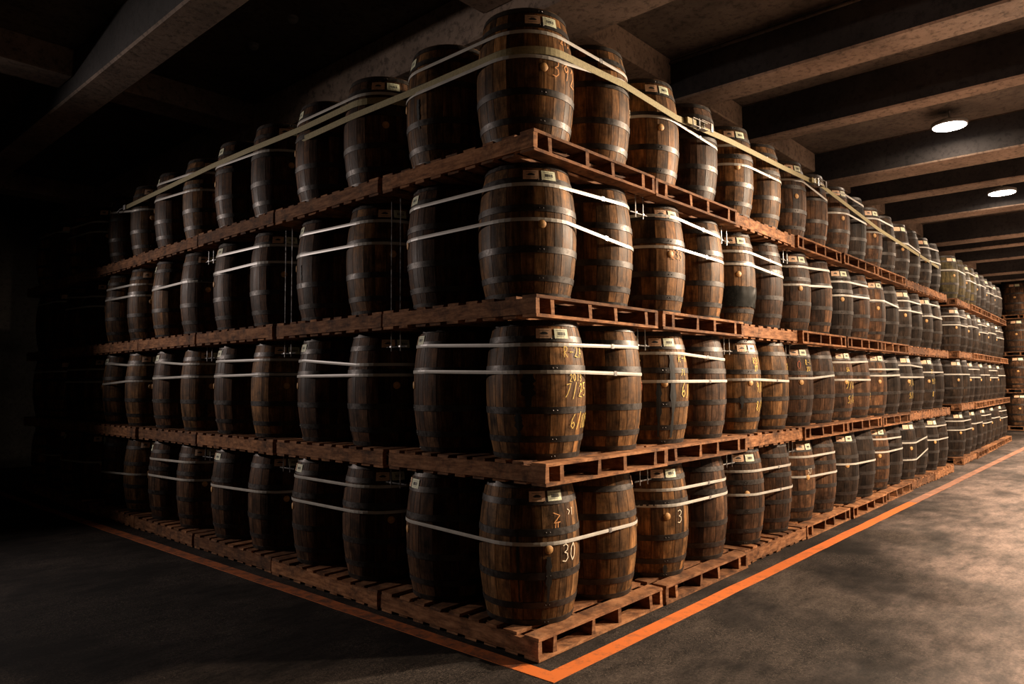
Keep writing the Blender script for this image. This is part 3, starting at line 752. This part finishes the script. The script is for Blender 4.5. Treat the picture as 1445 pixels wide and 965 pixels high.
# ------------------------------------------------------------------ olive ratchet straps of the top tier
def resample(path, step=0.12):
    out = []
    for (a, na), (b, nb) in zip(path, path[1:]):
        a, b = Vector(a), Vector(b); n = max(1, int((b-a).length/step))
        for k in range(n):
            f = k/n; nn = (Vector(na)*(1-f) + Vector(nb)*f).normalized(); out.append((a*(1-f) + b*f, nn))
    out.append((Vector(path[-1][0]), Vector(path[-1][1])))
    return out
ro_ = rad(0.6) + 0.006
LX_, RY_ = BX[0] - 0.005 - ro_, BY[0] - ro_ - 0.004
def arc(cx, cy, a0, a1, z0, z1, n=10):
    return [((cx + ro_*math.cos((a0 + (a1-a0)*k/n)*D2R), cy + ro_*math.sin((a0 + (a1-a0)*k/n)*D2R), z0 + (z1-z0)*k/n), (math.cos((a0 + (a1-a0)*k/n)*D2R), math.sin((a0 + (a1-a0)*k/n)*D2R), 0)) for k in range(n + 1)]
nL, nR = (-1, 0, 0), (0, -1, 0)
pathB = arc(BX[0], PY + BY[1], 95, 180, 3.87, 3.87) + [((LX_, 1.95, 3.88), nL), ((LX_, 1.15, 3.87), nL)] + arc(BX[0] - 0.005, BY[0], 180, 270, 3.875, 3.90, 14) + \
        [((1.1, RY_, 3.925), nR), ((1.9, RY_, 3.89), nR), ((2.9, RY_, 3.945), nR), ((4.09, RY_, 3.975), nR), ((5.39, RY_, 4.02), nR), ((7.71, RY_, 3.86), nR), ((11.55, RY_ + 0.01, 3.75), nR)]
rsB = resample(pathB)
tB = empty('ratchet_strap', (BX[0], 0.0, 3.88))
def child_at(name, me, parent):
    o = link(name, me, parent); o.matrix_parent_inverse = Matrix.Translation(-Vector(parent.location)); return o
child_at('webbing', ribbon_mesh('webbing', [p for p, n in rsB], [n for p, n in rsB], 0.052, 0.0022, 'webbing', False), tB)
def ratchet(parent, x, z, slope):
    mt = Matrix.Translation((x, RY_ - 0.012, z)) @ Matrix.Rotation(-math.atan(slope), 4, 'Y')
    def put(name, boxes, mat, tubes=()):
        bm = bmesh.new()
        for b_ in boxes: add_box(bm, *b_)
        for pts_, r_ in tubes: add_tube(bm, pts_, r_, 10)
        bmesh.ops.transform(bm, matrix=mt, verts=bm.verts); child_at(name, to_mesh(bm, name, mat), parent)
    put('side_plate', [(-0.13, 0.13, -0.040, 0.0, 0.029, 0.033)], 'ratchet'); put('side_plate', [(-0.13, 0.13, -0.040, 0.0, -0.033, -0.029)], 'ratchet')
    put('spool', [], 'steel', [([(-0.02, -0.025, -0.045), (-0.02, -0.025, 0.045)], 0.016)])
    put('handle', [(0.0, 0.20, -0.052, -0.046, 0.034, 0.038), (0.0, 0.20, -0.052, -0.046, -0.038, -0.034), (0.16, 0.20, -0.056, -0.044, -0.038, 0.038)], 'ratchet')
    put('cross_bar', [], 'steel', [([(-0.11, -0.02, -0.034), (-0.11, -0.02, 0.034)], 0.007), ([(0.10, -0.015, -0.034), (0.10, -0.015, 0.034)], 0.007)])
    put('wound_webbing', [(-0.20, -0.02, -0.022, -0.002, -0.026, 0.026)], 'webbing')
ratchet(tB, 2.22, 3.912, 0.05); ratchet(tB, 5.15, 4.01, 0.04)
tag(tB, 'olive ratchet strap wrapping the top tier corner, with two steel ratchets on the right', 'ratchet strap', 'olive ratchet straps')
xa = BX[0]
pathA = arc(xa, PY + BY[0], 262, 180, 3.975, 3.98) + [((LX_, 2.74, 3.965), nL), ((LX_, 3.7, 3.985), nL), ((LX_, 4.45, 3.99), nL), ((LX_, 5.7, 3.97), nL), ((LX_, 6.85, 3.955), nL)]
pathA = [(p, n) for p, n in pathA]
rsA = resample(pathA)
tA = empty('ratchet_strap', (LX_, 4.4, 3.98))
child_at('webbing', ribbon_mesh('webbing', [p for p, n in rsA], [n for p, n in rsA], 0.052, 0.0022, 'webbing', False), tA)
bm = bmesh.new(); add_tube(bm, [(LX_ - 0.01, 6.83, 3.955), (LX_ - 0.02, 6.95, 3.95), (LX_ - 0.02, 7.02, 3.93), (LX_, 7.05, 3.90)], 0.008, 8); add_box(bm, LX_ - 0.016, LX_ - 0.004, 6.80, 6.86, 3.925, 3.985)
child_at('hook', to_mesh(bm, 'hook', 'steel'), tA)
tag(tA, 'olive ratchet strap running along the left face of the top tier, far from the corner', 'ratchet strap', 'olive ratchet straps')

# ------------------------------------------------------------------ steel tie rods at the pallet joints
def tie(loc, along, ztop, length, label):
    """two threaded rods hanging from the deck above, joined by a cross bar"""
    t = empty('tie_rod', loc)
    d = Vector((1, 0, 0)) if along == 'x' else Vector((0, 1, 0))
    for s in (-0.055, 0.055):
        bm = bmesh.new(); p = d*s; add_tube(bm, [(p.x, p.y, ztop - loc[2]), (p.x, p.y, ztop - loc[2] - length)], 0.0042, 6)
        add_box(bm, p.x - 0.009, p.x + 0.009, p.y - 0.009, p.y + 0.009, ztop - loc[2] - length + 0.03, ztop - loc[2] - length + 0.042)
        link('rod', to_mesh(bm, 'rod', 'steel'), t)
    bm = bmesh.new(); a, b = d*-0.13, d*0.11
    add_tube(bm, [(a.x, a.y, ztop - loc[2] - length + 0.034), (b.x, b.y, ztop - loc[2] - length + 0.034)], 0.0055, 6)
    link('cross_bar', to_mesh(bm, 'cross_bar', 'steel'), t)
    tag(t, label, 'tie rod', 'steel tie rods at the pallet joints')
for tier in (1, 2, 3):
    zb = TOPS[tier] - PT
    for i in (1, 2, 3):
        tie((i*PX - 0.02, 0.16, zb - 0.12), 'x', zb + 0.10, 0.26, 'steel tie rod below the %s pallets, %s joint from the corner, right face' % (TIER[tier].replace(' up', ''), ORD[i]))
        tie((0.14, i*PY - 0.03, zb - 0.12), 'y', zb + 0.10, 0.26 if tier != 3 or i == 3 else 1.08, 'steel tie rod below the %s pallets, %s joint from the corner, left face' % (TIER[tier].replace(' up', ''), ORD[i]))

# ------------------------------------------------------------------ the next stack along the aisle
S2X, S2Y = 13.35, 0.08
for tier in range(4):
    zt = TOPS[tier] + 0.02*tier
    for i in range(1, 6):
        ox = S2X + (i-1)*PX; oy = S2Y + 0.04*(i-1)
        p = make_pallet(ox + PLX/2, oy + PLY/2, zt, i == 1, i == 1, 0.02)
        tag(p, 'pallet under the %s of the farther stack, %s from its near end' % (TIER[tier], ORD[i]), 'pallet', 'wooden pallets')
        for k in (0, 1):
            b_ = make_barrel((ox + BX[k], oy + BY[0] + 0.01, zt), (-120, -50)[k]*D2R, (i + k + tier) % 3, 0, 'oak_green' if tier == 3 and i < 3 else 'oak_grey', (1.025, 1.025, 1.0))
            tag(b_, '%s barrel on the %s of the farther stack, %s from its near end' % ('greenish' if tier == 3 and i < 3 else 'dark', TIER[tier], ORD[(i-1)*2 + k + 1]), 'barrel', 'oak barrels stacked on pallets')
        if i == 1:   # the second row shows at the open end of this stack
            b_ = make_barrel((ox + BX[0], oy + BY[1] + 0.01, zt), 150*D2R, (tier + 1) % 3, 0, 'oak_green' if tier == 3 else 'oak_grey', (1.025, 1.025, 1.0))
            tag(b_, '%s barrel in the back row at the farther stack end, %s' % ('greenish' if tier == 3 else 'dark', TIER[tier]), 'barrel', 'oak barrels stacked on pallets')
        for q, hh in enumerate((0.72, 0.54) if (i + tier) % 2 else (0.60,)):
            pts, nr = hull_strap(ox + BX[0], oy + BY[0] + 0.01, BX[1]-BX[0], BY[1]-BY[0], lambda x, y, hh=hh: hh, zt, rscale=1.025)
            s_ = link('plastic_strap', ribbon_mesh('plastic_strap', pts, nr, 0.0235, 0.0016, 'strap', True))
            tag(s_, '%s white strap on the %s load of the farther stack, %s' % (('upper', 'lower')[q] if (i + tier) % 2 else 'single', ORD[i], TIER[tier]), 'strap', 'white straps round the pallet loads')

# ------------------------------------------------------------------ stack of large casks across the end of the aisle
S3X, S3Y = 25.9, -0.50
CS = (1.28, 1.28, 1.22)
for tier in range(4):
    zt = 0.145 + tier*(0.91*1.22 + PT)
    for c in (0, 1):
        oy = S3Y + c*1.72 - 0.9
        p = make_pallet(S3X + PLX/2, oy + 0.8, zt, True, False)
        p.scale = (1.0, 1.0, 1.0)
        tag(p, 'pallet under the %s of the end stack, %s column' % (TIER[tier], ('right hand', 'left hand')[c]), 'pallet', 'wooden pallets')
        for k in (0, 1):
            b_ = make_barrel((S3X + 0.44, oy + 0.36 + k*0.88, zt), 185*D2R, (tier + k) % 3, 0, 'oak_mid', CS)
            b_.name = 'large_cask'
            tag(b_, 'large cask at the far end of the aisle, %s, %s from the left' % (TIER[tier], ORD[4 - (c*2 + k)]), 'cask', 'large casks at the end of the aisle')
